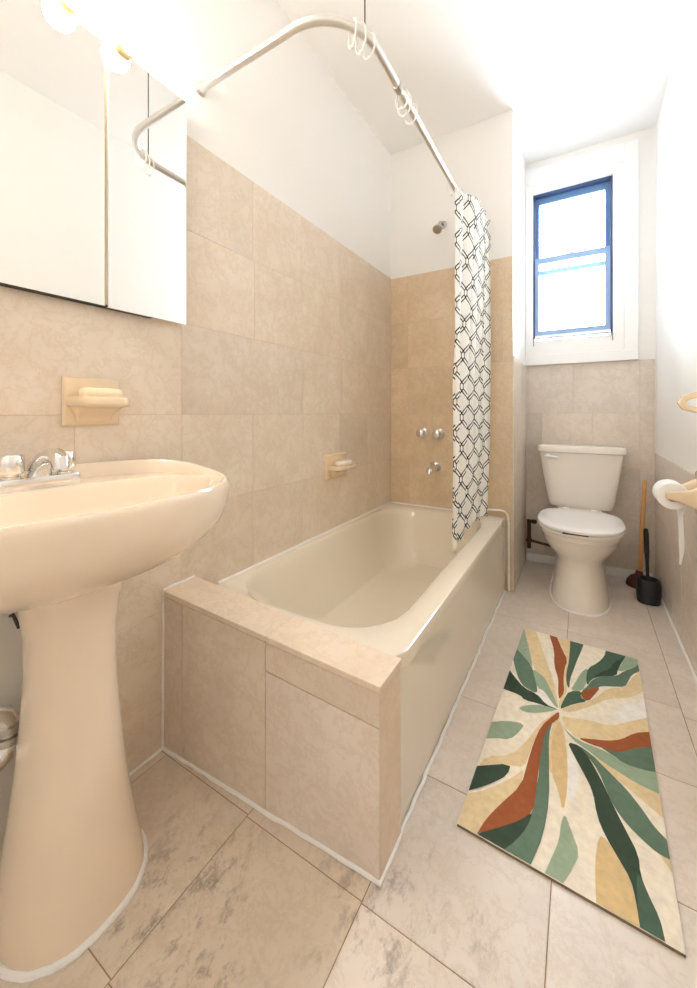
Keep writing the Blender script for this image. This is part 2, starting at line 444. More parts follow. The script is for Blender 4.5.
# right wall
bm = bmesh.new(); box(bm, XR + 0.005, XR + 0.1, YN, YA + 0.1, 0, HC)
wr = struct(link('wall_right', bm, M['plaster']))
rr = grid_rects([(0, 0.10), (0.10, 0.45), (0.45, RT)], [[YN, 0.4, 1.1, 1.8, 2.5, YA], [YN, 0.2, 0.9, 1.6, 2.3, YA], [YN, 0.55, 1.25, 1.95, 2.65, YA]])
tile_field('wall_tiling', (XR + 0.005, 0, 0), (0, 1, 0), (0, 0, 1), (-1, 0, 0), rr, [M['tile_grey'], M['grout']], wr, gap=0.0005)

# near wall behind the camera; unseen shut door added to block doorway light
bm = bmesh.new()
box(bm, XL - 0.1, -0.50, YN - 0.1, YN, 0, HC); box(bm, 0.30, XR + 0.1, YN - 0.1, YN, 0, HC); box(bm, -0.50, 0.30, YN - 0.1, YN, 2.05, HC)
struct(link('wall_near', bm, M['plaster']))
bm = bmesh.new(); box(bm, -0.498, 0.298, YN - 0.06, YN - 0.02, 0.004, 2.048)
dn = struct(link('light_blocking_door', bm, M['casing']))
bm = bmesh.new(); lathe(bm, [(0.026, 0), (0.02, 0.006), (0.010, 0.012), (0.010, 0.03), (0.026, 0.04), (0.028, 0.055), (0.018, 0.066), (0.001, 0.067)], (-0.43, YN - 0.02, 1.0), (0, 1, 0)); link('door_knob', bm, M['brass'], dn, smooth=True)

# ------------------------------------------------------------------ window
wn = struct(bpy.data.objects.new('window_1', None)); COL.objects.link(wn); wn.location = (0, 0, 0)
bm = bmesh.new()
cw = 0.016
box(bm, WX1, 0.232, YA - cw, YA + 0.004, WZ0 - 0.02, WZ1 + 0.055)
box(bm, 0.232, 0.305, YA - cw - 0.008, YA + 0.004, 1.42, 2.77)
box(bm, XJ + 0.001, WX0, YA - cw, YA + 0.004, 1.42, WZ1 + 0.055)
box(bm, WX0, WX1, YA - cw, YA + 0.004, WZ1, WZ1 + 0.055)
box(bm, XJ + 0.001, 0.232, YA - cw - 0.008, YA + 0.004, WZ1 + 0.055, 2.77)
link('casing', bm, M['casing'], wn, bevel=0.002)
bm = bmesh.new()
box(bm, XJ + 0.001, 0.305, YA - 0.03, YA + 0.004, AT, 1.455)
box(bm, XJ + 0.001, 0.232, YA - 0.018, YA + 0.004, 1.455, WZ0)
link('sill', bm, M['casing'], wn, bevel=0.003)
def frame(name, x0, x1, z0, z1, y0, y1, wl_, wr_, wb_, wt_, mat):
    bm = bmesh.new()
    box(bm, x0, x0 + wl_, y0, y1, z0, z1); box(bm, x1 - wr_, x1, y0, y1, z0, z1)
    box(bm, x0 + wl_, x1 - wr_, y0, y1, z0, z0 + wb_); box(bm, x0 + wl_, x1 - wr_, y0, y1, z1 - wt_, z1)
    return link(name, bm, mat, wn, bevel=0.002)
frame('jamb_frame', WX0, WX1, WZ0, WZ1, YA + 0.012, YA + 0.10, 0.010, 0.012, 0.008, 0.012, M['windark'])
up = frame('upper_sash', WX0 + 0.008, WX1 - 0.010, 2.035, WZ1 - 0.010, YA + 0.058, YA + 0.085, 0.027, 0.03, 0.034, 0.048, M['winframe'])
lo = frame('lower_sash', WX0 + 0.010, WX1 - 0.012, 1.60, 2.148, YA + 0.022, YA + 0.050, 0.026, 0.030, 0.032, 0.042, M['winlow'])
def pane(parent, x0, x1, z0, z1, y):
    bm = bmesh.new(); box(bm, x0, x1, y, y + 0.003, z0, z1); link('pane', bm, M['glass'], parent)
pane(up, WX0 + 0.03, WX1 - 0.035, 2.06, 2.55, YA + 0.07)
pane(lo, WX0 + 0.03, WX1 - 0.035, 1.625, 2.11, YA + 0.035)
bm = bmesh.new(); box(bm, WX0 + 0.012, WX1 - 0.014, YA + 0.015, YA + 0.045, 1.575, 1.599); link('bottom_rail', bm, M['casing'], wn, bevel=0.002)
bm = bmesh.new()
box(bm, WX0 + 0.004, WX1, YA - 0.022, YA - 0.017, 1.566, 1.572)
box(bm, WX0 + 0.002, WX0 + 0.008, YA - 0.022, YA - 0.017, 1.52, 1.572); box(bm, WX1 - 0.006, WX1, YA - 0.022, YA - 0.017, 1.52, 1.572)
link('weather_strip', bm, M['wingrey'], wn)
bm = bmesh.new(); lathe(bm, [(0.012, 0), (0.012, 0.008), (0.004, 0.012)], (-0.06, YA + 0.036, 2.148)); box(bm, -0.085, -0.035, YA + 0.028, YA + 0.044, 2.148, 2.153); link('sash_lock', bm, M['winlow'], wn)

# ------------------------------------------------------------------ bathtub
TZ = 0.435
tb = thing('bathtub', 'cream enamel alcove bathtub with wide front rim along the left wall', 'bathtub', (-0.75, 1.66, 0))
def at_(o):                                                      # parts are modelled in room coordinates
    o.location = -o.parent.location
    return o
N = 96
def rrect(x0, x1, y0, y1, r, z, N=N):
    """rounded rectangle sampled evenly in angle from its centre"""
    cx, cy, hx, hy = (x0 + x1) / 2, (y0 + y1) / 2, (x1 - x0) / 2, (y1 - y0) / 2
    pts = []
    for i in range(N):
        t = 2 * PI * (i + 0.5) / N
        # bias so that samples spread along long sides
        c, s = math.cos(t), math.sin(t)
        k = max(abs(c), abs(s)); px_, py_ = c / k * hx, s / k * hy
        qx, qy = max(abs(px_) - (hx - r), 0), max(abs(py_) - (hy - r), 0)
        if qx > 0 and qy > 0:
            L = math.hypot(qx, qy)
            px_ = math.copysign(hx - r + qx / L * r, px_); py_ = math.copysign(hy - r + qy / L * r, py_)
        pts.append((cx + px_, cy + py_, z))
    return pts
bm = bmesh.new()
x0, x1, y0, y1 = XL + 0.001, -0.385, 0.8965, YB - 0.001
rings = [rrect(x0 + 0.02, x1 - 0.02, y0, y1, 0.005, TZ - 0.04), rrect(x0, x1, y0, y1, 0.005, TZ - 0.04), rrect(x0, x1, y0, y1, 0.006, TZ - 0.012),
         rrect(x0, x1 - 0.003, y0, y1, 0.008, TZ - 0.003), rrect(x0, x1 - 0.010, y0, y1, 0.01, TZ)]
def bas(xa, xb, ya, yb, n, z): return supell((xa + xb) / 2, (ya + yb) / 2, (xb - xa) / 2, (xb - xa) / 2, (yb - ya) / 2, (yb - ya) / 2, n, z, N)
def bas2(xa, xb, ya, yb, r, z): return rrect(xa, xb, ya, yb, r, z)
rings += [bas2(-1.090, -0.462, 0.935, 2.365, 0.19, TZ), bas2(-1.084, -0.470, 0.945, 2.357, 0.19, TZ - 0.006), bas2(-1.076, -0.480, 0.955, 2.345, 0.185, TZ - 0.025),
          bas2(-1.062, -0.492, 1.00, 2.325, 0.18, TZ - 0.09), bas2(-1.045, -0.506, 1.09, 2.30, 0.17, TZ - 0.18), bas2(-1.02, -0.53, 1.18, 2.27, 0.16, TZ - 0.26),
          bas2(-0.99, -0.56, 1.25, 2.24, 0.15, TZ - 0.30), bas2(-0.93, -0.62, 1.33, 2.18, 0.12, TZ - 0.315), bas2(-0.85, -0.70, 1.5, 2.05, 0.06, TZ - 0.32)]
loft(bm, rings, cap0=False)
at_(link('basin', bm, M['tub'], tb, smooth=True))
bm = bmesh.new()
hexa(bm, [(-0.42, 0.898, 0.0), (-0.393, 0.898, 0.0), (-0.393, YB - 0.002, 0.0), (-0.42, YB - 0.002, 0.0),
          (-0.425, 0.90, TZ - 0.039), (-0.403, 0.90, TZ - 0.039), (-0.403, YB - 0.002, TZ - 0.039), (-0.425, YB - 0.002, TZ - 0.039)])
at_(link('apron', bm, M['tub'], tb))
bm = bmesh.new()                                                   # raised flange at the tap end
pts = [(-0.50, YB - 0.012, TZ + 0.01), (-0.50, YB - 0.012, TZ + 0.035), (-0.41, YB - 0.012, TZ + 0.04), (-0.385, YB - 0.012, TZ + 0.034), (-0.372, YB - 0.012, TZ + 0.018), (-0.366, YB - 0.012, TZ - 0.03), (-0.365, YB - 0.012, 0.01)]
tube(bm, pts[1:], 0.0055, 10)
at_(link('end_flange', bm, M['caulk'], tb, smooth=True))

# ------------------------------------------------------------------ tiled ledge at the head of the tub
lg = thing('tiled_ledge', 'cream stone tiled ledge closing the near end of the bathtub', 'ledge', (-0.75, 0.82, 0))
A = Vector((XL + 0.001, 0.742, 0)); B = Vector((-0.385, 0.776, 0)); U = (B - A).normalized(); Lp = (B - A).length; Nf = Vector((U.y, -U.x, 0))
zl, zr_ = 0.478, 0.424
bm = bmesh.new()
hexa(bm, [tuple(A - Nf * 0.006), tuple(B - Nf * 0.006 - U * 0.006), (-0.391, 0.89, 0), (XL + 0.001, 0.86, 0),
          tuple(A - Nf * 0.006 + Vector((0, 0, zl))), tuple(B - Nf * 0.006 - U * 0.006 + Vector((0, 0, zr_))), (-0.391, 0.89, zr_), (XL + 0.001, 0.86, zl)])
at_(link('core', bm, M['grout'], lg))
# front stones: heights follow the sloping top
def front(u0, u1, z0, z1l, z1r, tint, bm, lay):
    g = 0.0009
    ps = [(u0 + g, z0 + g), (u1 - g, z0 + g), (u1 - g, z1r - g), (u0 + g, z1l - g)]
    back_ = [bm.verts.new(A + U * a + Vector((0, 0, b)) - Nf * 0.005) for a, b in ps]
    fr_ = [bm.verts.new(A + U * a + Vector((0, 0, b))) for a, b in ps]
    fs = [bm.faces.new(fr_)] + [bm.faces.new((back_[j], back_[(j + 1) % 4], fr_[(j + 1) % 4], fr_[j])) for j in range(4)]
    for f in fs:
        for lp in f.loops: lp[lay] = tint
bm = bmesh.new(); lay = bm.loops.layers.float_color.new('tint')
top_at = lambda u: zl + (zr_ - zl) * u / Lp
front(0, 0.089, 0, top_at(0), top_at(0.089), (0.95, 0.92, 0.88, 1), bm, lay)
front(0.089, 0.413, 0, top_at(0.089), top_at(0.413), (0.96, 0.93, 0.89, 1), bm, lay)
front(0.413, Lp, 0, 0.372, 0.345, (1.0, 0.99, 0.98, 1), bm, lay)
front(0.413, Lp, 0.374, top_at(0.413), top_at(Lp), (0.93, 0.88, 0.82, 1), bm, lay) if False else None
g_ = 0.0009
ps = [(0.413 + g_, 0.374), (Lp - g_, 0.347), (Lp - g_, top_at(Lp)), (0.413 + g_, top_at(0.413))]
bk = [bm.verts.new(A + U * a + Vector((0, 0, b)) - Nf * 0.005) for a, b in ps]; fr_ = [bm.verts.new(A + U * a + Vector((0, 0, b))) for a, b in ps]
for f in [bm.faces.new(fr_)] + [bm.faces.new((bk[j], bk[(j + 1) % 4], fr_[(j + 1) % 4], fr_[j])) for j in range(4)]:
    for lp in f.loops: lp[lay] = (0.95, 0.91, 0.86, 1)
at_(link('front_tiling', bm, M['tile_grey'], lg))
bm = bmesh.new(); lay = bm.loops.layers.float_color.new('tint')
hexa(bm, [(-0.391, 0.783, 0), (-0.385, 0.777, 0), (-0.385, 0.893, 0), (-0.391, 0.893, 0), (-0.391, 0.783, zr_), (-0.385, 0.777, zr_), (-0.385, 0.893, zr_ + 0.012), (-0.391, 0.893, zr_ + 0.012)])
for f in bm.faces:
    for lp in f.loops: lp[lay] = (0.93, 0.86, 0.80, 1)
at_(link('side_tiling', bm, M['tile'], lg))
bm = bmesh.new(); lay = bm.loops.layers.float_color.new('tint')
def topslab(xa, xb, ya0, ya1, yb0, yb1, za, zb_, t):
    hexa(bm, [(xa, ya0, za - 0.016), (xb, yb0, zb_ - 0.016), (xb, yb1, zb_ - 0.016), (xa, ya1, za - 0.016), (xa, ya0, za), (xb, yb0, zb_), (xb, yb1, zb_), (xa, ya1, za)])
zt = lambda x: 0.496 + (0.441 - 0.496) * (x - XL) / (-0.383 - XL)
yf = lambda x: 0.7395 + (0.7735 - 0.7395) * (x - XL) / 0.74
yb_ = lambda x: 0.862 + (0.893 - 0.862) * (x - XL) / 0.74
for xa, xb in ((XL + 0.001, -0.712), (-0.7105, -0.383)): topslab(xa, xb, yf(xa), yb_(xa), yf(xb), yb_(xb), zt(xa), zt(xb), 1)
for f in bm.faces:
    for lp in f.loops: lp[lay] = (1, 0.97, 0.93, 1)
at_(link('ledge_top', bm, M['tile'], lg, bevel=0.002))

# caulk beads
bm = bmesh.new()
tube(bm, wobble_line([(-0.388, YB - 0.01, 0.004), (-0.386, 0.90, 0.004), (-0.383, 0.775, 0.005), (-0.745, 0.758, 0.004), (XL + 0.006, 0.741, 0.004)], 0.0022), 0.0055, 8)
struct(link('trim_1', bm, M['caulk'], smooth=True))
bm = bmesh.new()
tube(bm, wobble_line([(XL + 0.003, 0.955, TZ + 0.002), (XL + 0.003, YB - 0.004, TZ + 0.002), (-0.50, YB - 0.004, TZ + 0.003)], 0.0008), 0.0055, 8)
struct(link('trim_2', bm, M['caulk'], smooth=True))
bm = bmesh.new()
tube(bm, wobble_line([(XL + 0.004, 0.855, 0.499), (XL + 0.004, 0.742, 0.498), (XL + 0.005, 0.741, 0.40), (XL + 0.005, 0.739, 0.006)], 0.001), 0.004, 8)
tube(bm, wobble_line([(XL + 0.003, 0.741, 0.003), (XL + 0.003, 0.42, 0.003)], 0.001), 0.004, 8)
struct(link('trim_3', bm, M['caulk'], smooth=True))
bm = bmesh.new()
tube(bm, wobble_line([(XR - 0.004, YA - 0.005, 0.004), (XR - 0.004, 0.2, 0.004)], 0.001), 0.006, 8)
struct(link('trim_4', bm, M['caulk'], smooth=True))
bm = bmesh.new(); box(bm, XJ + 0.006, 0.384, YA - 0.014, YA - 0.0005, 0, 0.055); struct(link('baseboard_back', bm, M['caulk'], bevel=0.003))

# ------------------------------------------------------------------ pedestal sink
sk = thing('pedestal_sink', 'almond porcelain pedestal sink with oval basin in the left foreground', 'sink', (-0.95, 0.41, 0))
SX, SY, RZ = -0.885, 0.405, 0.905
def so(s, z, dx=0.0, n=2.35):
    r = supell(SX + dx, SY, 0.24 * s, 0.212 * s, 0.305 * s, 0.312 * s, n, z, 72)
    return [(max(x, XL + 0.002), y, zz) for x, y, zz in r]
def si(s, z, n=2.35):
    return supell(SX + 0.015, SY, 0.135 * s, 0.185 * s, 0.265 * s, 0.265 * s, n, z, 72)
bm = bmesh.new()
def zr(x, dz=0.0):                                               # rim climbs towards the wall
    k = min(1, max(0, (-0.76 - x) / 0.30)); return 0.887 + 0.032 * k * k * (3 - 2 * k) + dz
def rim(sc_, dz, n=2.35):
    return [(x, y, zr(x, dz)) for x, y, _ in so(sc_, 0, 0, n)]
DZ = 0.882
rings = [so(0.34, 0.690, -0.03), so(0.42, 0.698, -0.03), so(0.55, 0.712, -0.02), so(0.71, 0.732, -0.012), so(0.86, 0.764, -0.004), so(0.96, 0.800), so(1.012, 0.834), so(1.022, 0.858), rim(1.024, -0.014), rim(1.014, -0.005), rim(1.0, 0.0), rim(0.975, 0.0), rim(0.962, -0.004)]
deck = [(x, y, min(zr(x) - 0.006, DZ + 0.001)) for x, y, _ in so(0.935, 0)]
loft(bm, rings + [deck, si(1.0, DZ), si(0.98, DZ - 0.006), si(0.95, DZ - 0.02), si(0.90, DZ - 0.05), si(0.80, DZ - 0.085), si(0.62, DZ - 0.112), si(0.35, DZ - 0.124), si(0.08, DZ - 0.127)])
at_(link('basin', bm, M['almond'], sk, smooth=True))
bm = bmesh.new()
PX, PY = -0.975, 0.424
prof = [(0, .140, .136), (.02, .140, .136), (.05, .134, .131), (.12, .121, .119), (.20, .108, .107), (.30, .097, .096), (.40, .090, .087), (.50, .086, .081), (.58, .086, .083), (.64, .092, .092), (.69, .104, .108), (.72, .11, .118)]
loft(bm, [[(max(x, XL + 0.003), y, z) for x, y, z in supell(PX, PY, a, a, b, b, 2.3, z, 56)] for z, a, b in prof])
at_(link('pedestal', bm, M['almond'], sk, smooth=True))
bm = bmesh.new()
tube(bm, wobble_line([Vector(p_) for p_ in (supell(PX, PY, .142, .142, .138, .138, 2.3, 0.004, 60)[34:] + supell(PX, PY, .142, .142, .138, .138, 2.3, 0.004, 60)[:27]) if p_[0] > XL + 0.012], 0.0015, 0.02), 0.0075, 8)
at_(link('caulk_bead', bm, M['caulk'], sk, smooth=True))
# faucet
fc_bm = bmesh.new()
FX, FZ = -1.062, 0.884
def rot_box_rounded(bm, cx, cy, hx, hy, z0, z1, n=5): rbox(bm, cx, cy, hx, hy, z0, z1, n, 0.005)
rbox(fc_bm, FX, 0.395, 0.025, 0.080, FZ - 0.003, FZ + 0.024, 6, 0.004)
fc = at_(link('faucet', fc_bm, M['chrome'], sk, smooth=True))
for dy in (-0.051, 0.051):
    bm = bmesh.new()
    lathe(bm, [(0.018, 0), (0.018, 0.004), (0.014, 0.006), (0.014, 0.009), (0.023, 0.011), (0.025, 0.015), (0.0235, 0.048), (0.020, 0.052), (0.001, 0.053)], (FX, 0.395 + dy, FZ + 0.0235), N=10)
    link('handle', bm, M['chrome'], fc, smooth=True)
bm = bmesh.new()
tube(bm, [(FX - 0.004, 0.395, FZ + 0.016), (FX + 0.004, 0.395, FZ + 0.038), (FX + 0.03, 0.395, FZ + 0.058), (FX + 0.06, 0.395, FZ + 0.070), (FX + 0.088, 0.395, FZ + 0.072), (FX + 0.106, 0.395, FZ + 0.064), (FX + 0.110, 0.395, FZ + 0.046)], 0.015, 14, radii=[0.026, 0.024, 0.021, 0.019, 0.018, 0.017, 0.014])
link('spout', bm, M['chrome'], fc, smooth=True)
bm = bmesh.new(); lathe(bm, [(0.024, 0), (0.024, 0.002), (0.015, 0.003), (0.001, 0.002)], (SX + 0.01, SY, DZ - 0.1255)); at_(link('drain', bm, M['chrome'], sk, smooth=True))
# trap under it
tp = thing('sink_trap', 'chrome drain trap behind the pedestal at the left edge', 'pipe', (-1.095, 0.33, 0.35))
TX = -1.0945
bm = bmesh.new()
tube(bm, [(TX, 0.12, 0.388), (TX, 0.28, 0.395), (TX, 0.318, 0.394), (TX, 0.343, 0.38), (TX, 0.352, 0.355), (TX, 0.352, 0.32), (TX, 0.342, 0.295), (TX, 0.318, 0.282), (TX, 0.22, 0.280), (TX, 0.17, 0.281), (TX, 0.15, 0.285), (XL - 0.0008, 0.146, 0.286)], 0.0205, 14)
at_(link('bent_pipe', bm, M['chrome'], tp, smooth=True))
for z0 in (0.318, 0.342):
    bm = bmesh.new(); lathe(bm, [(0.0206, 0), (0.0265, 0.002), (0.027, 0.010), (0.0265, 0.018), (0.0206, 0.020)], (TX, 0.352, z0), N=12); at_(link('slip_nut', bm, M['dullchrome'], tp, smooth=True))
bm = bmesh.new(); tube(bm, [(XL - 0.001, 0.364, 0.583), (-1.118, 0.366, 0.588), (-1.113, 0.368, 0.580), (-1.112, 0.373, 0.563), (-1.114, 0.376, 0.554)], 0.0035, 8)
tag(link('wall_hook', bm, M['dark'], smooth=True), 'small black bent hook on the bare wall under the sink basin', 'hook')

# ------------------------------------------------------------------ medicine cabinet and vanity light
CZ0, CZ1, CX = 1.338, 2.045, -1.098
mc = thing('medicine_cabinet', 'mirrored medicine cabinet on the wall above the sink', 'cabinet', (XL, 0.4, CZ0))
bm = bmesh.new(); box(bm, XL - 0.0, CX - 0.006, -0.10, 0.795, CZ0 + 0.004, CZ1 - 0.003); at_(link('body', bm, M['cabwhite'], mc))
bm = bmesh.new(); box(bm, XL + 0.001, CX - 0.001, -0.10, 0.70, CZ0 - 0.001, CZ0 + 0.004); at_(link('bottom_trim', bm, M['dark'], mc))
for (ya, yb2, dz) in ((-0.10, 0.252, 0), (0.26, 0.556, 0), (0.566, 0.806, -0.002)):
    bm = bmesh.new(); box(bm, CX - 0.006, CX, ya, yb2, CZ0 + dz, CZ1 + (0.012 if ya > 0.5 else 0))
    dr = at_(link('mirror_door', bm, M['mirror'], mc))
    bm = bmesh.new()
    for e0, e1 in ((ya - 0.0015, ya), (yb2, yb2 + 0.0015)): box(bm, CX - 0.006, CX + 0.0004, e0, e1, CZ0 + dz, CZ1 + (0.012 if ya > 0.5 else 0))
    e_ = link('edge_strip', bm, M['brass'] if ya < 0.5 else M['cabwhite'], dr)
vl = thing('vanity_light', 'bright bar light with round bulbs above the mirrored cabinet', 'light fixture', (XL, 0.4, 2.06))
bm = bmesh.new(); box(bm, XL + 0.0005, -1.098, -0.02, 0.675, 2.060, 2.112); at_(link('back_plate', bm, M['ceramic'], vl, bevel=0.006))
for y in (0.05, 0.19, 0.33, 0.47, 0.61):
    bm = bmesh.new(); lathe(bm, [(0.026, 0), (0.026, 0.012), (0.02, 0.018)], (-1.0975, y, 2.075), (1, 0, 0)); sc_ = at_(link('socket', bm, M['brass'], vl, smooth=True))
    bm = bmesh.new(); bmesh.ops.create_uvsphere(bm, u_segments=20, v_segments=12, radius=0.036, matrix=Matrix.Translation((-1.052, y, 2.072))); link('bulb', bm, M['bulb'], sc_, smooth=True)

# ------------------------------------------------------------------ soap dishes
def soap_dish(name, label, x, y, z, w, h, dep, mat, tray_dy=0.0):
    t = thing(name, label, 'soap dish', (x, y, z))
    bm = bmesh.new()
    rings = []
    for xx, d in ((0, 0), (0.006, 0), (0.011, 0.004), (0.012, 0.008)):
        rings.append([(xx, a * (w / 2 - d), b * (h / 2 - d)) for a, b in ((-1, -1), (1, -1), (1, 1), (-1, 1))])
    loft(bm, rings); link('wall_plate', bm, mat, t, bevel=0.002)
    bm = bmesh.new()
    rings = []
    for zz, ex, ey in ((-0.052, 0.010, 0.30), (-0.044, 0.014, 0.31), (-0.034, 0.022, 0.33), (-0.024, 0.036, 0.37), (-0.016, 0.056, 0.41), (-0.012, dep - 0.004, 0.455), (-0.008, dep, 0.46), (0.006, dep, 0.46), (0.010, dep - 0.003, 0.455)):
        rings.append([(max(x_, 0.004), y_, z_) for x_, y_, z_ in supell(0.010, tray_dy, 0.006, ex, w * ey, w * ey, 5, zz, 40)])
    rings.append([(max(x_, 0.010), y_, z_) for x_, y_, z_ in supell(0.014, tray_dy, 0.004, dep - 0.012, w * 0.40, w * 0.40, 5, 0.006, 40)])
    loft(bm, rings); link('tray', bm, mat, t, smooth=True)
    return t
soap_dish('soap_dish', 'tan ceramic soap dish fixed to the wall above the sink', XL, 0.535, 1.080, 0.140, 0.126, 0.085, M['ceramic'])
bm = bmesh.new(); rbox(bm, XL + 0.050, 0.537, 0.026, 0.050, 1.0865, 1.114, 3.2, 0.009)
tag(link('soap_bar', bm, M['soap'], smooth=True), 'cream soap bar resting in the dish above the sink', 'soap')
soap_dish('soap_dish', 'small ceramic soap dish on the tiled wall above the bathtub', XL, 1.735, 0.770, 0.20, 0.13, 0.085, M['ceramic'])
bm = bmesh.new(); rbox(bm, XL + 0.052, 1.738, 0.026, 0.062, 0.7765, 0.799, 3.2, 0.008)
tag(link('soap_bar', bm, M['soapw'], smooth=True), 'white soap bar resting in the dish above the bathtub', 'soap')

# ------------------------------------------------------------------ shower fittings on the tub's end wall
def tap(x, z, label):
    t = thing('tub_tap', label, 'tap', (x, YB, z), 'round taps on the end wall')
    bm = bmesh.new(); lathe(bm, [(0.038, 0), (0.037, 0.006), (0.02, 0.014), (0.012, 0.016), (0.012, 0.03)], (0, 0, 0), (0, -1, 0)); link('escutcheon', bm, M['dullchrome'], t, smooth=True)
    bm = bmesh.new(); lathe(bm, [(0.014, 0.028), (0.027, 0.032), (0.030, 0.042), (0.028, 0.056), (0.02, 0.062), (0.001, 0.063)], (0, 0, 0), (0, -1, 0), N=8); link('knob', bm, M['chrome'], t, smooth=True)
tap(-0.894, 0.918, 'left chrome tap knob on the warm tiled wall at the end of the tub')
tap(-0.787, 0.915, 'right chrome tap knob on the tub end wall, nearer the curtain')
t = thing('tub_spout', 'short chrome tub spout below the two tap knobs', 'spout', (-0.81, YB, 0.70))
bm = bmesh.new(); lathe(bm, [(0.034, 0), (0.033, 0.006), (0.022, 0.012)], (0, 0, 0), (0, -1, 0)); link('escutcheon', bm, M['dullchrome'], t, smooth=True)
bm = bmesh.new(); tube(bm, [(0, -0.006, 0), (0, -0.05, 0.002), (0, -0.09, -0.002), (0, -0.115, -0.012), (0, -0.122, -0.032)], 0.02, 14, radii=[0.024, 0.024, 0.023, 0.021, 0.017]); link('spout_body', bm, M['chrome'], t, smooth=True)
bm = bmesh.new(); lathe(bm, [(0.005, 0), (0.005, 0.016), (0.009, 0.02), (0.001, 0.026)], (0, -0.095, 0.018)); link('diverter_knob', bm, M['chrome'], t, smooth=True)
t = thing('wall_shower', 'small chrome shower head on white wall above the warm tiles', 'shower head', (-0.76, YB + 0.005, 2.255))
bm = bmesh.new(); lathe(bm, [(0.026, 0), (0.025, 0.004), (0.012, 0.010)], (0, 0, 0), (0, -1, 0)); link('escutcheon', bm, M['dullchrome'], t, smooth=True)
bm = bmesh.new(); tube(bm, [(0, -0.002, 0), (0, -0.04, 0.0), (0, -0.07, -0.012), (0, -0.09, -0.035)], 0.009, 10); link('arm', bm, M['dullchrome'], t, smooth=True)
bm = bmesh.new(); lathe(bm, [(0.011, -0.005), (0.014, 0.008), (0.017, 0.022), (0.027, 0.045), (0.029, 0.056), (0.024, 0.058), (0.001, 0.056)], (0, -0.09, -0.035), (0, -0.62, -0.78)); link('spray_head', bm, M['dullchrome'], t, smooth=True)

# ------------------------------------------------------------------ curtain rod
RDZ = 2.17
rd = thing('shower_curtain_rod', 'long bent metal shower curtain rod above the bathtub', 'curtain rod', (-0.54, 1.6, RDZ))
path = [(XL - 0.004, 0.885, RDZ), (-0.95, 0.885, RDZ), (-0.80, 0.886, RDZ)]
R_ = 0.185; cxr, cyr = -0.725, 0.886 + R_
for i in range(0, 13):
    a = -PI / 2 + i / 12 * PI / 2
    path.append((cxr + R_ * math.cos(a), cyr + R_ * math.sin(a), RDZ))
path += [(-0.540, 1.3, RDZ), (-0.540, 1.8, RDZ), (-0.542, 2.2, RDZ), (-0.543, YB + 0.004, RDZ)]
bm = bmesh.new(); tube(bm, path, 0.0135, 14); at_(link('rod', bm, M['brushed'], rd, smooth=True))
bm = bmesh.new(); lathe(bm, [(0.024, 0), (0.022, 0.004), (0.016, 0.008), (0.0136, 0.02)], (XL - 0.0045, 0.885, RDZ), (1, 0, 0)); at_(link('wall_flange', bm, M['brushed'], rd, smooth=True))
bm = bmesh.new(); lathe(bm, [(0.032, 0), (0.030, 0.006), (0.015, 0.016), (0.013, 0.03)], (-0.543, YB + 0.0045, RDZ), (0, -1, 0)); at_(link('wall_flange', bm, M['brushed'], rd, smooth=True))
bm = bmesh.new(); tube(bm, [(-0.553, 1.015, RDZ + 0.012), (-0.553, 1.015, HC)], 0.0022, 8); at_(link('support_wire', bm, M['brownmetal'], rd, smooth=True))
bm = bmesh.new(); lathe(bm, [(0.015, 0), (0.017, 0.004), (0.017, 0.03), (0.015, 0.034)], (-0.54, 1.215, RDZ), (0, 1, 0)); box(bm, -0.546, -0.534, 1.22, 1.245, RDZ + 0.01, RDZ + 0.03); at_(link('clamp', bm, M['dullchrome'], rd, smooth=True))

# rings
def ring_mesh():
    bm = bmesh.new()
    pts = []
    for i in range(22):
        a = 2 * PI * i / 22
        pts.append((0.025 * math.cos(a) * (1 - 0.05 * math.sin(a)), 0, -0.018 + 0.040 * math.sin(a)))
    tube(bm, pts, 0.0026, 8, closed=True)
    lathe(bm, [(0.0005, -0.006), (0.005, -0.004), (0.006, 0), (0.005, 0.004), (0.0005, 0.006)], (0, 0, -0.058), (0, 0, 1), N=10)
    return bm
proto = None
spots = [((-0.5698, 0.9702), 57, 4, 'first white curtain ring from the left, on the rod bend left of the wire'),
         ((-0.5562, 0.9951), 66, -4, 'second white curtain ring on the bend, just left of the ceiling wire'),
         ((-0.5455, 1.0263), 76, 3, 'white curtain ring at the bend directly beneath the ceiling wire'),
         ((-0.540, 1.262), 85, 18, 'white curtain ring beside the rod clamp, nearer the bend'),
         ((-0.540, 1.285), 95, -15, 'white curtain ring just beyond the rod clamp, tilted'),
         ((-0.5396, 1.345), 82, 18, 'white curtain ring farthest past the rod clamp before the curtain'),
         ((-0.540, 1.875), 90, 0, 'white curtain ring at the near top corner of the curtain'),
         ((-0.541, 2.02), 90, 0, 'second white curtain ring over the patterned curtain'),
         ((-0.542, 2.17), 90, 0, 'third white curtain ring over the patterned curtain'),
         ((-0.5425, 2.33), 90, 0, 'white curtain ring at the far top corner of the curtain')]
for (x, y), ang, tilt, lab in spots:
    if proto is None: o = proto = link('curtain_ring', ring_mesh(), M['ringwhite'], smooth=True)
    else: o = proto.copy(); COL.objects.link(o)
    o.location = (x, y, RDZ - 0.002); o.rotation_euler = (math.radians(tilt * 0.4), math.radians(tilt * 0.3), math.radians(ang + 90))
    tag(o, lab, 'curtain ring', 'white curtain rings on the rod')

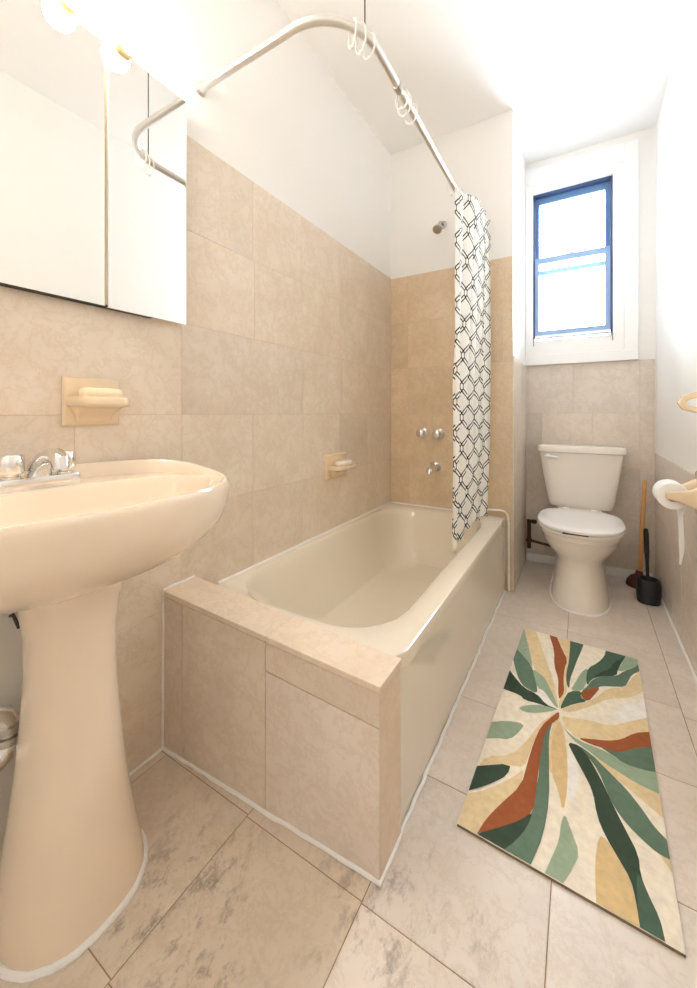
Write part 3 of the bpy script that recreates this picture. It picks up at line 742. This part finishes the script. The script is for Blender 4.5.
# ------------------------------------------------------------------ shower curtain
bm = bmesh.new(); uvl = bm.loops.layers.uv.new('cloth')
NU, NV = 150, 60
cz0, cz1 = 0.36, 2.15
def cpos(s, z):
    y = 1.885 + 0.50 * s
    t_ = min(1, max(0, (z - 1.2) / 0.9)); base = -0.535 + 0.045 * s ** 1.3 + t_ * (0.060 * min(1, s / 0.3) ** 0.8 - 0.045 * s ** 1.3)
    z = max(z, cz0 + (0.443 - cz0) * min(1, s / 0.52)) if z < 0.6 else z
    k = 0.7 + 0.3 * min(1, (z - cz0) / 1.0) - 0.5 * t_;
    if z > 1.9: z += (z - 1.9) / 0.25 * 0.034 * min(1, max(0, (s - 0.30) / 0.08))
    z_ = z; base -= 0.012 * max(0, 1 - (z - cz0) / 0.5)
    w = 0.026 * math.sin(2 * PI * (4.25 * s) + 0.6 * math.sin(3 * s)) + 0.008 * math.sin(2 * PI * 9 * s + 1)
    yy = y + 0.012 * math.sin(2 * PI * 8.5 * s + 0.5)
    return Vector((base + w * k, yy, z_))
arc = [0.0]
for i in range(NU): arc.append(arc[-1] + (cpos((i + 1) / NU, 1.2) - cpos(i / NU, 1.2)).length)
vg = [[bm.verts.new(cpos(i / NU, cz0 + (cz1 - cz0) * j / NV)) for i in range(NU + 1)] for j in range(NV + 1)]
for j in range(NV):
    for i in range(NU):
        f = bm.faces.new((vg[j][i], vg[j][i + 1], vg[j + 1][i + 1], vg[j + 1][i]))
        for lp, (a, b) in zip(f.loops, ((i, j), (i + 1, j), (i + 1, j + 1), (i, j + 1))): lp[uvl].uv = (arc[a], vg[b][a].co.z)
sc = link('shower_curtain', bm, M['curtain'], smooth=True)
so_ = sc.modifiers.new('thickness', 'SOLIDIFY'); so_.thickness = 0.0012
tag(sc, 'white shower curtain with black trellis pattern drawn to the far end of the rod', 'shower curtain')

# ------------------------------------------------------------------ toilet
tl = thing('toilet', 'cream porcelain toilet with white closed lid beneath the window', 'toilet', (-0.01, 2.65, 0))
TXc = -0.01
def egg(z, yf_, yb2, hw, n=2.2, N=56):
    """outline pointed a little to the front; widest at 58% back"""
    yc = yf_ + (yb2 - yf_) * 0.52
    r = []
    for i in range(N):
        t = 2 * PI * i / N; c, s = math.cos(t), math.sin(t)
        nn = n if s < 0 else n + 1.0
        r.append((TXc + math.copysign(abs(c) ** (2 / nn), c) * hw, yc + math.copysign(abs(s) ** (2 / nn), s) * ((yb2 - yc) if s >= 0 else (yc - yf_)), z))
    return r
bm = bmesh.new()
loft(bm, [egg(0, 2.355, 2.93, .146, 2.5), egg(.02, 2.355, 2.93, .146, 2.5), egg(.05, 2.362, 2.93, .140, 2.5), egg(.12, 2.375, 2.93, .131, 2.4), egg(.20, 2.39, 2.93, .125, 2.3), egg(.245, 2.388, 2.93, .128, 2.3),
          egg(.275, 2.365, 2.93, .150), egg(.31, 2.335, 2.93, .178), egg(.345, 2.315, 2.93, .194), egg(.375, 2.302, 2.93, .201), egg(.385, 2.292, 2.93, .206), egg(.405, 2.29, 2.93, .207), egg(.412, 2.296, 2.925, .202)])
at_(link('bowl', bm, M['toilet'], tl, smooth=True))
bm = bmesh.new(); tube(bm, wobble_line([Vector(p_) for p_ in egg(0.003, 2.352, 2.93, .149, 2.5)], 0.001, 0.03), 0.006, 8); at_(link('caulk_bead', bm, M['caulk'], tl, smooth=True))
bm = bmesh.new()
loft(bm, [egg(.4125, 2.293, 2.80, .198), egg(.4145, 2.282, 2.80, .209), egg(.426, 2.280, 2.80, .211), egg(.4295, 2.284, 2.80, .207)])
at_(link('seat', bm, M['toilet'], tl, smooth=True))
bm = bmesh.new()
loft(bm, [egg(.4305, 2.292, 2.79, .198), egg(.434, 2.281, 2.79, .210), egg(.446, 2.280, 2.79, .211), egg(.453, 2.288, 2.785, .204), egg(.457, 2.33, 2.76, .17), egg(.459, 2.45, 2.68, .07)])
at_(link('lid', bm, M['seat'], tl, smooth=True))
bm = bmesh.new(); box(bm, -0.085, 0.03, 2.2805, 2.31, 0.4282, 0.4335); at_(link('seat_bumper', bm, M['dark'], tl))
for hx in (-0.085, 0.065):
    bm = bmesh.new(); rbox(bm, hx, 2.80, 0.018, 0.016, 0.4125, 0.458, 4, 0.004); at_(link('hinge', bm, M['seat'], tl, smooth=True))
bm = bmesh.new()
def tk(z, hw, yf_, yb2, n=6):
    yc = (yf_ + yb2) / 2; hy = (yb2 - yf_) / 2
    return supell(TXc, yc, hw, hw, hy, hy, n, z, 64)
loft(bm, [tk(.445, .165, 2.87, 3.0), tk(.455, .176, 2.862, 3.01), tk(.48, .184, 2.856, 3.018), tk(.60, .205, 2.846, 3.022), tk(.72, .222, 2.84, 3.024), tk(.795, .230, 2.836, 3.025)])
at_(link('tank', bm, M['toilet'], tl, smooth=True))
bm = bmesh.new(); box(bm, TXc - 0.12, TXc + 0.12, 2.80, 2.955, 0.405, 0.4452); at_(link('tank_shelf', bm, M['toilet'], tl, bevel=0.01))
bm = bmesh.new()
loft(bm, [tk(.7955, .232, 2.832, 3.027), tk(.80, .242, 2.822, 3.029), tk(.828, .244, 2.820, 3.030), tk(.838, .240, 2.826, 3.029), tk(.842, .228, 2.838, 3.022)])
at_(link('tank_lid', bm, M['toilet'], tl, smooth=True))
bm = bmesh.new(); lathe(bm, [(0.016, 0), (0.015, 0.008), (0.007, 0.012), (0.007, 0.02)], (-0.19, 2.84, 0.772), (0, -1, 0)); tube(bm, [(-0.205, 2.822, 0.772), (-0.17, 2.816, 0.771), (-0.13, 2.816, 0.764)], 0.007, 10, radii=[0.008, 0.007, 0.009]); at_(link('flush_lever', bm, M['seat'], tl, smooth=True))
for hx in (-0.145, 0.128):
    bm = bmesh.new(); lathe(bm, [(0.016, 0), (0.015, 0.012), (0.009, 0.02), (0.001, 0.022)], (hx, 2.66, 0.003)); at_(link('bolt_cap', bm, M['toilet'], tl, smooth=True))

# water supply at the alcove's left corner
ws = thing('supply_pipe', 'old brown water supply pipe with valves left of the toilet', 'pipe', (-0.31, 3.0, 0.15))
bm = bmesh.new()
tube(bm, [(-0.318, 3.0, 0.10), (-0.318, 3.0, 0.30)], 0.013, 12); at_(link('riser', bm, M['brownmetal'], ws, smooth=True))
bm = bmesh.new(); tube(bm, [(-0.318, 3.0, 0.155), (-0.20, 2.985, 0.145), (-0.155, 2.975, 0.14)], 0.009, 10); at_(link('cross_pipe', bm, M['brownmetal'], ws, smooth=True))
bm = bmesh.new(); lathe(bm, [(0.012, 0), (0.019, 0.004), (0.019, 0.022), (0.012, 0.026)], (-0.318, 3.0, 0.142)); at_(link('pipe_fitting', bm, M['brownmetal'], ws, smooth=True))
bm = bmesh.new(); tube(bm, [(-0.318, 3.0, 0.29), (-0.28, 2.985, 0.292)], 0.011, 10); lathe(bm, [(0.017, 0), (0.019, 0.003), (0.019, 0.02), (0.014, 0.024)], (-0.285, 2.986, 0.281), N=10); at_(link('valve', bm, M['brownmetal'], ws, smooth=True))
bm = bmesh.new(); lathe(bm, [(0.008, 0), (0.014, 0.003), (0.014, 0.022), (0.008, 0.026)], (-0.165, 2.977, 0.141), (1, -0.2, 0)); tube(bm, [(-0.148, 2.978, 0.141), (-0.172, 2.985, 0.18), (-0.170, 2.988, 0.30), (-0.150, 2.985, 0.4435)], 0.005, 8); at_(link('flexible_hose', bm, M['chrome'], ws, smooth=True))

# ------------------------------------------------------------------ brush, holder, plunger
bm = bmesh.new()
BX, BY = 0.318, 2.70
loft(bm, [supell(BX, BY, a, a, b, b, 2.3, z, 40) for z, a, b in ((0, .048, .042), (.004, .052, .046), (.05, .057, .051), (.10, .056, .050), (.125, .053, .047), (.132, .048, .043), (.130, .042, .037), (.11, .040, .035), (.02, .036, .03), (.012, .03, .025))])
tag(link('toilet_brush_holder', bm, M['black'], smooth=True), 'squat black plastic brush holder on the floor by the right wall', 'brush holder')
tbz = thing('toilet_brush', 'black toilet brush standing upright in its holder', 'toilet brush', (BX, BY, 0.02))
bm = bmesh.new(); lathe(bm, [(0.006, 0.08), (0.008, 0.12), (0.008, 0.20), (0.012, 0.26), (0.013, 0.36), (0.011, 0.385), (0.001, 0.39)], (0, 0.0, 0), (-0.03, 0, 1), N=14); link('handle', bm, M['black'], tbz, smooth=True)
bm = bmesh.new(); lathe(bm, [(0.01, 0.0), (0.024, 0.008), (0.027, 0.04), (0.02, 0.075), (0.006, 0.085)], (0, 0, 0)); link('bristle_head', bm, M['black'], tbz, smooth=True)
pl = thing('plunger', 'plunger with dark red cup and long pale wooden handle behind the brush', 'plunger', (0.30, 2.93, 0))
bm = bmesh.new(); lathe(bm, [(0.066, 0), (0.068, 0.006), (0.062, 0.03), (0.045, 0.055), (0.022, 0.068), (0.017, 0.09), (0.0125, 0.092)], (0, 0, 0)); link('rubber_cup', bm, M['rubber'], pl, smooth=True)
bm = bmesh.new(); lathe(bm, [(0.0122, 0.07), (0.0122, 0.63), (0.010, 0.638), (0.001, 0.642)], (0, 0, 0), (0.045, 0.03, 1), N=16); link('wooden_stick', bm, M['wood'], pl, smooth=True)

# ------------------------------------------------------------------ right wall: paper holder and bracket
ph_ = thing('toilet_paper_holder', 'tan ceramic toilet paper holder on the right wall', 'paper holder', (XR, 1.90, 0.745))
def plate(bm, y, z, hy, hz, th):
    rings = []
    for xx, d in ((0.0, 0), (th * 0.7, 0), (th, 0.005)):
        rings.append([(XR - xx, y + a, z + b) for a, b, _ in supell(0, 0, hy - d, hy - d, hz - d, hz - d, 5, 0, 32)])
    loft(bm, rings)
def arm(y, s):
    bm = bmesh.new()
    plate(bm, y + 0.01 * s, 0.745, 0.034, 0.085, 0.016)
    rings = []
    for k, (x, hz, hy, dz) in enumerate(((XR - 0.010, 0.058, 0.020, 0.0), (XR - 0.03, 0.046, 0.016, 0.0), (XR - 0.055, 0.030, 0.012, -0.001), (XR - 0.085, 0.021, 0.010, 0.003), (XR - 0.118, 0.016, 0.009, 0.005), (XR - 0.126, 0.010, 0.006, 0.005))):
        rings.append([(x, y + a, 0.745 + dz + b) for a, b, _ in supell(0, 0, hy, hy, hz, hz, 3, 0, 24)])
    loft(bm, rings)
    return at_(link('bracket_arm', bm, M['ceramic'], ph_, smooth=True))
arm(1.815, 1); arm(1.955, -1)
bm = bmesh.new(); tube(bm, [(XR - 0.102, 1.82, 0.750), (XR - 0.102, 1.95, 0.750)], 0.009, 12); at_(link('roller', bm, M['ceramic'], ph_, smooth=True))
rl = thing('toilet_paper_roll', 'white toilet paper roll hanging in the tan ceramic holder', 'toilet paper', (XR - 0.102, 1.885, 0.744))
bm = bmesh.new()
prof = [(0.020, -0.05), (0.047, -0.05), (0.049, -0.047), (0.049, 0.047), (0.047, 0.05), (0.020, 0.05)]
rings = []
for r, h in prof: rings.append([(r * math.cos(2 * PI * k / 40), h, r * math.sin(2 * PI * k / 40)) for k in range(40)])
loft(bm, rings, close=True); link('paper', bm, M['paper'], rl, smooth=True)
bm = bmesh.new(); rings = []
for r, h in [(0.0185, -0.0505), (0.0198, -0.0505), (0.0198, 0.0505), (0.0185, 0.0505)]: rings.append([(r * math.cos(2 * PI * k / 32), h, r * math.sin(2 * PI * k / 32)) for k in range(32)])
loft(bm, rings, close=True); link('cardboard_core', bm, M['core'], rl, smooth=True)
bm = bmesh.new()
NVs = 20; rows_ = []
for j in range(NVs + 1):
    q = j / NVs; z = -0.26 * q
    wd = 0.049 * (1 if q < 0.72 else 1 - 0.85 * ((q - 0.72) / 0.28) ** 1.2)
    cy_ = -0.0
    rows_.append([bm.verts.new((0.0495 - 0.026 * min(1, q * 4) + 0.006 * math.sin(q * 2.2) + 0.004 * math.sin(i / 8 * PI * 2 + q * 3) * q, cy_ - wd + 2 * wd * i / 8, z)) for i in range(9)])
for a, b in zip(rows_[:-1], rows_[1:]):
    for i in range(8): bm.faces.new((a[i], a[i + 1], b[i + 1], b[i]))
o = link('hanging_sheet', bm, M['paper'], rl, smooth=True); q = o.modifiers.new('thickness', 'SOLIDIFY'); q.thickness = 0.0006; q.offset = 0

tbk = thing('towel_bracket', 'tan ceramic towel bracket loop high on the right wall above the paper roll', 'bracket', (XR, 1.72, 1.085))
bm = bmesh.new()
rings = []
outl = [(-0.000, 0.036), (-0.060, 0.035), (-0.096, 0.024), (-0.110, 0.0), (-0.096, -0.024), (-0.060, -0.035), (-0.000, -0.036)]
pts_o = [(x, z) for x, z in outl]
def loop_mesh(bm, hy):
    oo, ii = outl, [(-0.004, 0.018), (-0.054, 0.018), (-0.080, 0.010), (-0.090, 0.0), (-0.080, -0.010), (-0.054, -0.018), (-0.004, -0.018)]
    prof_ = []
    v = {}
    for nm, L_ in (('o', oo), ('i', ii)):
        for sd in (-1, 1): v[nm, sd] = [bm.verts.new((x, sd * hy, z)) for x, z in L_]
    for k in range(6):
        bm.faces.new((v['o', -1][k], v['o', -1][k + 1], v['o', 1][k + 1], v['o', 1][k])); bm.faces.new((v['i', -1][k], v['i', 1][k], v['i', 1][k + 1], v['i', -1][k + 1]))
        for sd in (-1, 1): bm.faces.new((v['o', sd][k], v['o', sd][k + 1], v['i', sd][k + 1], v['i', sd][k]))
loop_mesh(bm, 0.014); link('loop', bm, M['ceramic'], tbk, bevel=0.004)
bm = bmesh.new(); rings = []
for xx, d in ((0.0, 0), (0.009, 0), (0.013, 0.005)): rings.append([(-xx, a, b) for a, b, _ in supell(0, 0, 0.03 - d, 0.03 - d, 0.062 - d, 0.062 - d, 5, 0, 32)])
loft(bm, rings); link('wall_plate', bm, M['ceramic'], tbk, smooth=True)

# ------------------------------------------------------------------ rug
RUG_C, RUG_W, RUG_L, RUG_A = (-0.0340, 1.5128), 0.4433, 1.0650, -0.0291
RUG_COL = {'c': (250, 242, 226), 'b': (235, 215, 174), 't': (228, 202, 154), 'w': (251, 249, 244), 's': (163, 184, 160), 'g': (110, 134, 118), 'd': (70, 87, 75), 'm': (88, 114, 98), 'r': (166, 98, 66)}
RUG = [  # colour, outline in millimetres from the rug centre; later shapes lie over earlier ones
    ('b', [(-221,-531),(-173,-531),(-163,-484),(-141,-427),(-101,-337),(-103,-273),(-120,-313),(-170,-388),(-221,-440)]),
    ('b', [(-221,-358),(-208,-293),(-142,-248),(-109,-162),(-86,-71),(-51,3),(-38,22),(-59,-34),(-83,-98),(-95,-188),(-103,-273),(-136,-282)]),
    ('s', [(-221,531),(-221,334),(-185,291),(-151,243),(-141,211),(-164,321),(-200,459)]),
    ('b', [(-221,531),(-168,531),(-117,385),(-69,214),(-49,111),(-36,38),(-53,85),(-98,196),(-146,238),(-164,321)]),
    ('c', [(-168,531),(-112,531),(-85,423),(-72,315),(-53,212),(-40,93),(-71,214),(-114,353)]),
    ('g', [(-221,334),(-221,246),(-199,175),(-179,124),(-156,93),(-112,80),(-112,108),(-133,188),(-151,243),(-185,291)]),
    ('d', [(-221,167),(-221,40),(-161,39),(-145,20),(-94,30),(-55,25),(-35,33),(-78,43),(-112,80),(-155,87),(-197,134)]),
    ('s', [(-146,231),(-98,196),(-71,134),(-49,75),(-36,36),(-58,59),(-92,114),(-113,113),(-131,176)]),
    ('w', [(-112,110),(-94,107),(-69,74),(-44,36),(-78,39),(-111,83)]),
    ('r', [(-111,531),(-79,531),(-50,428),(-27,369),(-35,294),(-32,198),(-25,151),(-38,84),(-46,138),(-50,214),(-73,300),(-80,408)]),
    ('b', [(-77,531),(-24,531),(-21,464),(-25,339),(-26,243),(-15,170),(-31,63),(-36,36),(-39,87),(-24,152),(-32,211),(-34,295),(-26,370),(-50,431)]),
    ('m', [(-26,531),(26,531),(22,482),(9,408),(-4,299),(-12,238),(-11,170),(-23,204),(-27,271),(-22,364)]),
    ('c', [(26,531),(110,531),(105,486),(81,415),(43,352),(23,303),(1,186),(-11,170),(-12,232),(-2,300),(11,409)]),
    ('s', [(43,352),(49,319),(43,247),(31,186),(-8,165),(6,223),(22,302)]),
    ('m', [(109,531),(181,531),(148,412),(143,356),(88,320),(58,280),(45,224),(41,286),(46,354),(81,415),(105,486)]),
    ('d', [(181,531),(149,412),(142,355),(88,323),(59,282),(88,351),(123,395),(134,448)]),
    ('g', [(46,225),(60,277),(88,320),(142,355),(170,411),(206,456),(221,495),(221,440),(193,397),(180,348),(168,300),(133,280),(88,255),(80,234),(29,183),(36,205)]),
    ('s', [(181,531),(221,531),(221,496),(206,456),(170,411),(145,392),(158,440)]),
    ('m', [(-34,37),(-25,101),(-11,160),(31,186),(25,146),(50,137),(8,95),(-15,65)]),
    ('r', [(26,181),(49,211),(89,250),(69,186),(50,135),(29,148)]),
    ('b', [(-34,35),(-3,81),(50,134),(87,199),(107,250),(168,300),(187,359),(221,443),(221,304),(187,250),(149,217),(106,186),(57,111),(-1,41)]),
    ('w', [(221,239),(172,205),(147,167),(118,95),(144,86),(183,105),(221,136)]),
    ('b', [(-29,10),(3,16),(48,36),(116,47),(161,96),(221,156),(221,78),(180,50),(135,-8),(103,-32),(60,-49),(23,-71),(-6,-43)]),
    ('r', [(23,-67),(60,-49),(104,-29),(141,-1),(180,56),(221,87),(221,16),(181,-10),(133,-63),(103,-66),(61,-73)]),
    ('g', [(84,-68),(103,-66),(133,-63),(181,-10),(221,18),(221,-83),(189,-94),(147,-100),(123,-84)]),
    ('s', [(-28,-21),(-11,-52),(29,-78),(71,-77),(112,-80),(147,-98),(190,-93),(221,-82),(221,-159),(193,-163),(167,-153),(130,-140),(92,-126),(51,-103),(7,-82)]),
    ('b', [(56,-110),(92,-126),(130,-140),(167,-153),(221,-160),(221,-235),(188,-212),(156,-188),(111,-162),(72,-133)]),
    ('g', [(0,-101),(30,-97),(61,-112),(101,-149),(147,-192),(178,-236),(199,-274),(221,-295),(221,-345),(200,-344),(171,-327),(141,-303),(117,-271),(100,-228),(82,-169),(52,-126)]),
    ('t', [(81,-372),(98,-372),(120,-407),(141,-441),(148,-490),(153,-531),(76,-531),(73,-447)]),
    ('b', [(200,-342),(221,-347),(221,-387),(221,-376)]),
    ('d', [(-2,-101),(30,-99),(57,-131),(87,-195),(108,-249),(125,-293),(139,-324),(160,-372),(160,-419),(171,-455),(187,-492),(191,-531),(151,-531),(148,-486),(141,-441),(120,-407),(94,-364),(77,-319),(68,-249),(43,-195),(15,-141)]),
    ('m', [(152,-424),(160,-419),(171,-455),(187,-492),(191,-531),(151,-531),(150,-485)]),
    ('w', [(2,-111),(17,-148),(35,-192),(31,-259),(22,-330),(3,-290),(3,-205)]),
    ('s', [(7,-357),(22,-393),(43,-443),(31,-484),(14,-531),(-22,-531),(-10,-481),(0,-435),(0,-390)]),
    ('t', [(-32,-12),(-46,-84),(-47,-173),(-35,-244),(-12,-300),(3,-360),(8,-288),(5,-204),(-5,-112),(-17,-50)]),
    ('b', [(-34,15),(-50,-68),(-51,-159),(-37,-261),(-32,-228),(-43,-171),(-43,-82),(-29,-15)]),
    ('g', [(-48,-23),(-54,-107),(-41,-233),(-31,-339),(-34,-448),(-51,-531),(-109,-531),(-83,-455),(-63,-396),(-65,-335),(-64,-263),(-74,-174),(-71,-81)]),
    ('d', [(-172,-531),(-130,-482),(-90,-439),(-63,-396),(-70,-447),(-90,-498),(-109,-531)]),
    ('r', [(-34,28),(-50,-7),(-79,-76),(-92,-168),(-97,-254),(-101,-337),(-141,-427),(-163,-484),(-173,-531),(-129,-485),(-89,-441),(-62,-395),(-64,-333),(-67,-219),(-68,-99),(-45,-35),(-31,-10)]),
    ('d', [(-221,-343),(-137,-279),(-140,-326),(-164,-364),(-197,-406),(-221,-431)]),
    ('s', [(-221,-150),(-184,-118),(-126,-96),(-136,-142),(-157,-192),(-197,-209),(-221,-228)]),
    ('s', [(-160,-30),(-109,18),(-59,32),(-38,30),(-91,-19),(-137,-44)]),
    ('d', [(-221,174),(-221,38),(-221,42),(-221,168)]),
]
bm = bmesh.new(); lay = bm.loops.layers.float_color.new('tint')
def smooth_outline(P):
    """round the wavy edges of one carved shape (Chaikin), keeping points on the rug's border"""
    o = []
    for i, p_ in enumerate(P):
        a = P[i - 1]; b = P[(i + 1) % len(P)]
        if abs(abs(p_[0]) - RUG_W / 2) < 0.002 or abs(abs(p_[1]) - RUG_L / 2) < 0.002: o.append(p_)
        else:
            o.append((p_[0] * .75 + a[0] * .25, p_[1] * .75 + a[1] * .25)); o.append((p_[0] * .75 + b[0] * .25, p_[1] * .75 + b[1] * .25))
    return o
RT_ = 0.007
box(bm, -RUG_W / 2, RUG_W / 2, -RUG_L / 2, RUG_L / 2, 0.0006, RT_ - 0.0004, 1)
layers = [('c', [(-RUG_W / 2, -RUG_L / 2), (RUG_W / 2, -RUG_L / 2), (RUG_W / 2, RUG_L / 2), (-RUG_W / 2, RUG_L / 2)])] + [(k, smooth_outline([(a / 1000, b / 1000) for a, b in P])) for k, P in RUG]
import mathutils.geometry as mg
for i, (k, P) in enumerate(layers):
    z = RT_ + i * 0.00004
    vs = [bm.verts.new((a, b, z)) for a, b in P]
    c_ = srgb(*RUG_COL[k])
    for tri in mg.tessellate_polygon([[Vector((a, b, 0)) for a, b in P]]):
        try: f = bm.faces.new([vs[t] for t in tri])
        except ValueError: continue
        if f.calc_area() < 1e-9: continue
        f.normal_update()
        if f.normal.z < 0: f.normal_flip()
        f.material_index = 0
        for lp in f.loops: lp[lay] = c_
me = bpy.data.meshes.new('rug'); bm.to_mesh(me); bm.free()
me.materials.append(M['rug']); me.materials.append(M['rugedge'])
rug = bpy.data.objects.new('rug', me); COL.objects.link(rug); rug.location = (RUG_C[0], RUG_C[1], 0); rug.rotation_euler = (0, 0, RUG_A)
tag(rug, 'rug with radiating green, rust and cream bands on the floor before the toilet', 'rug')
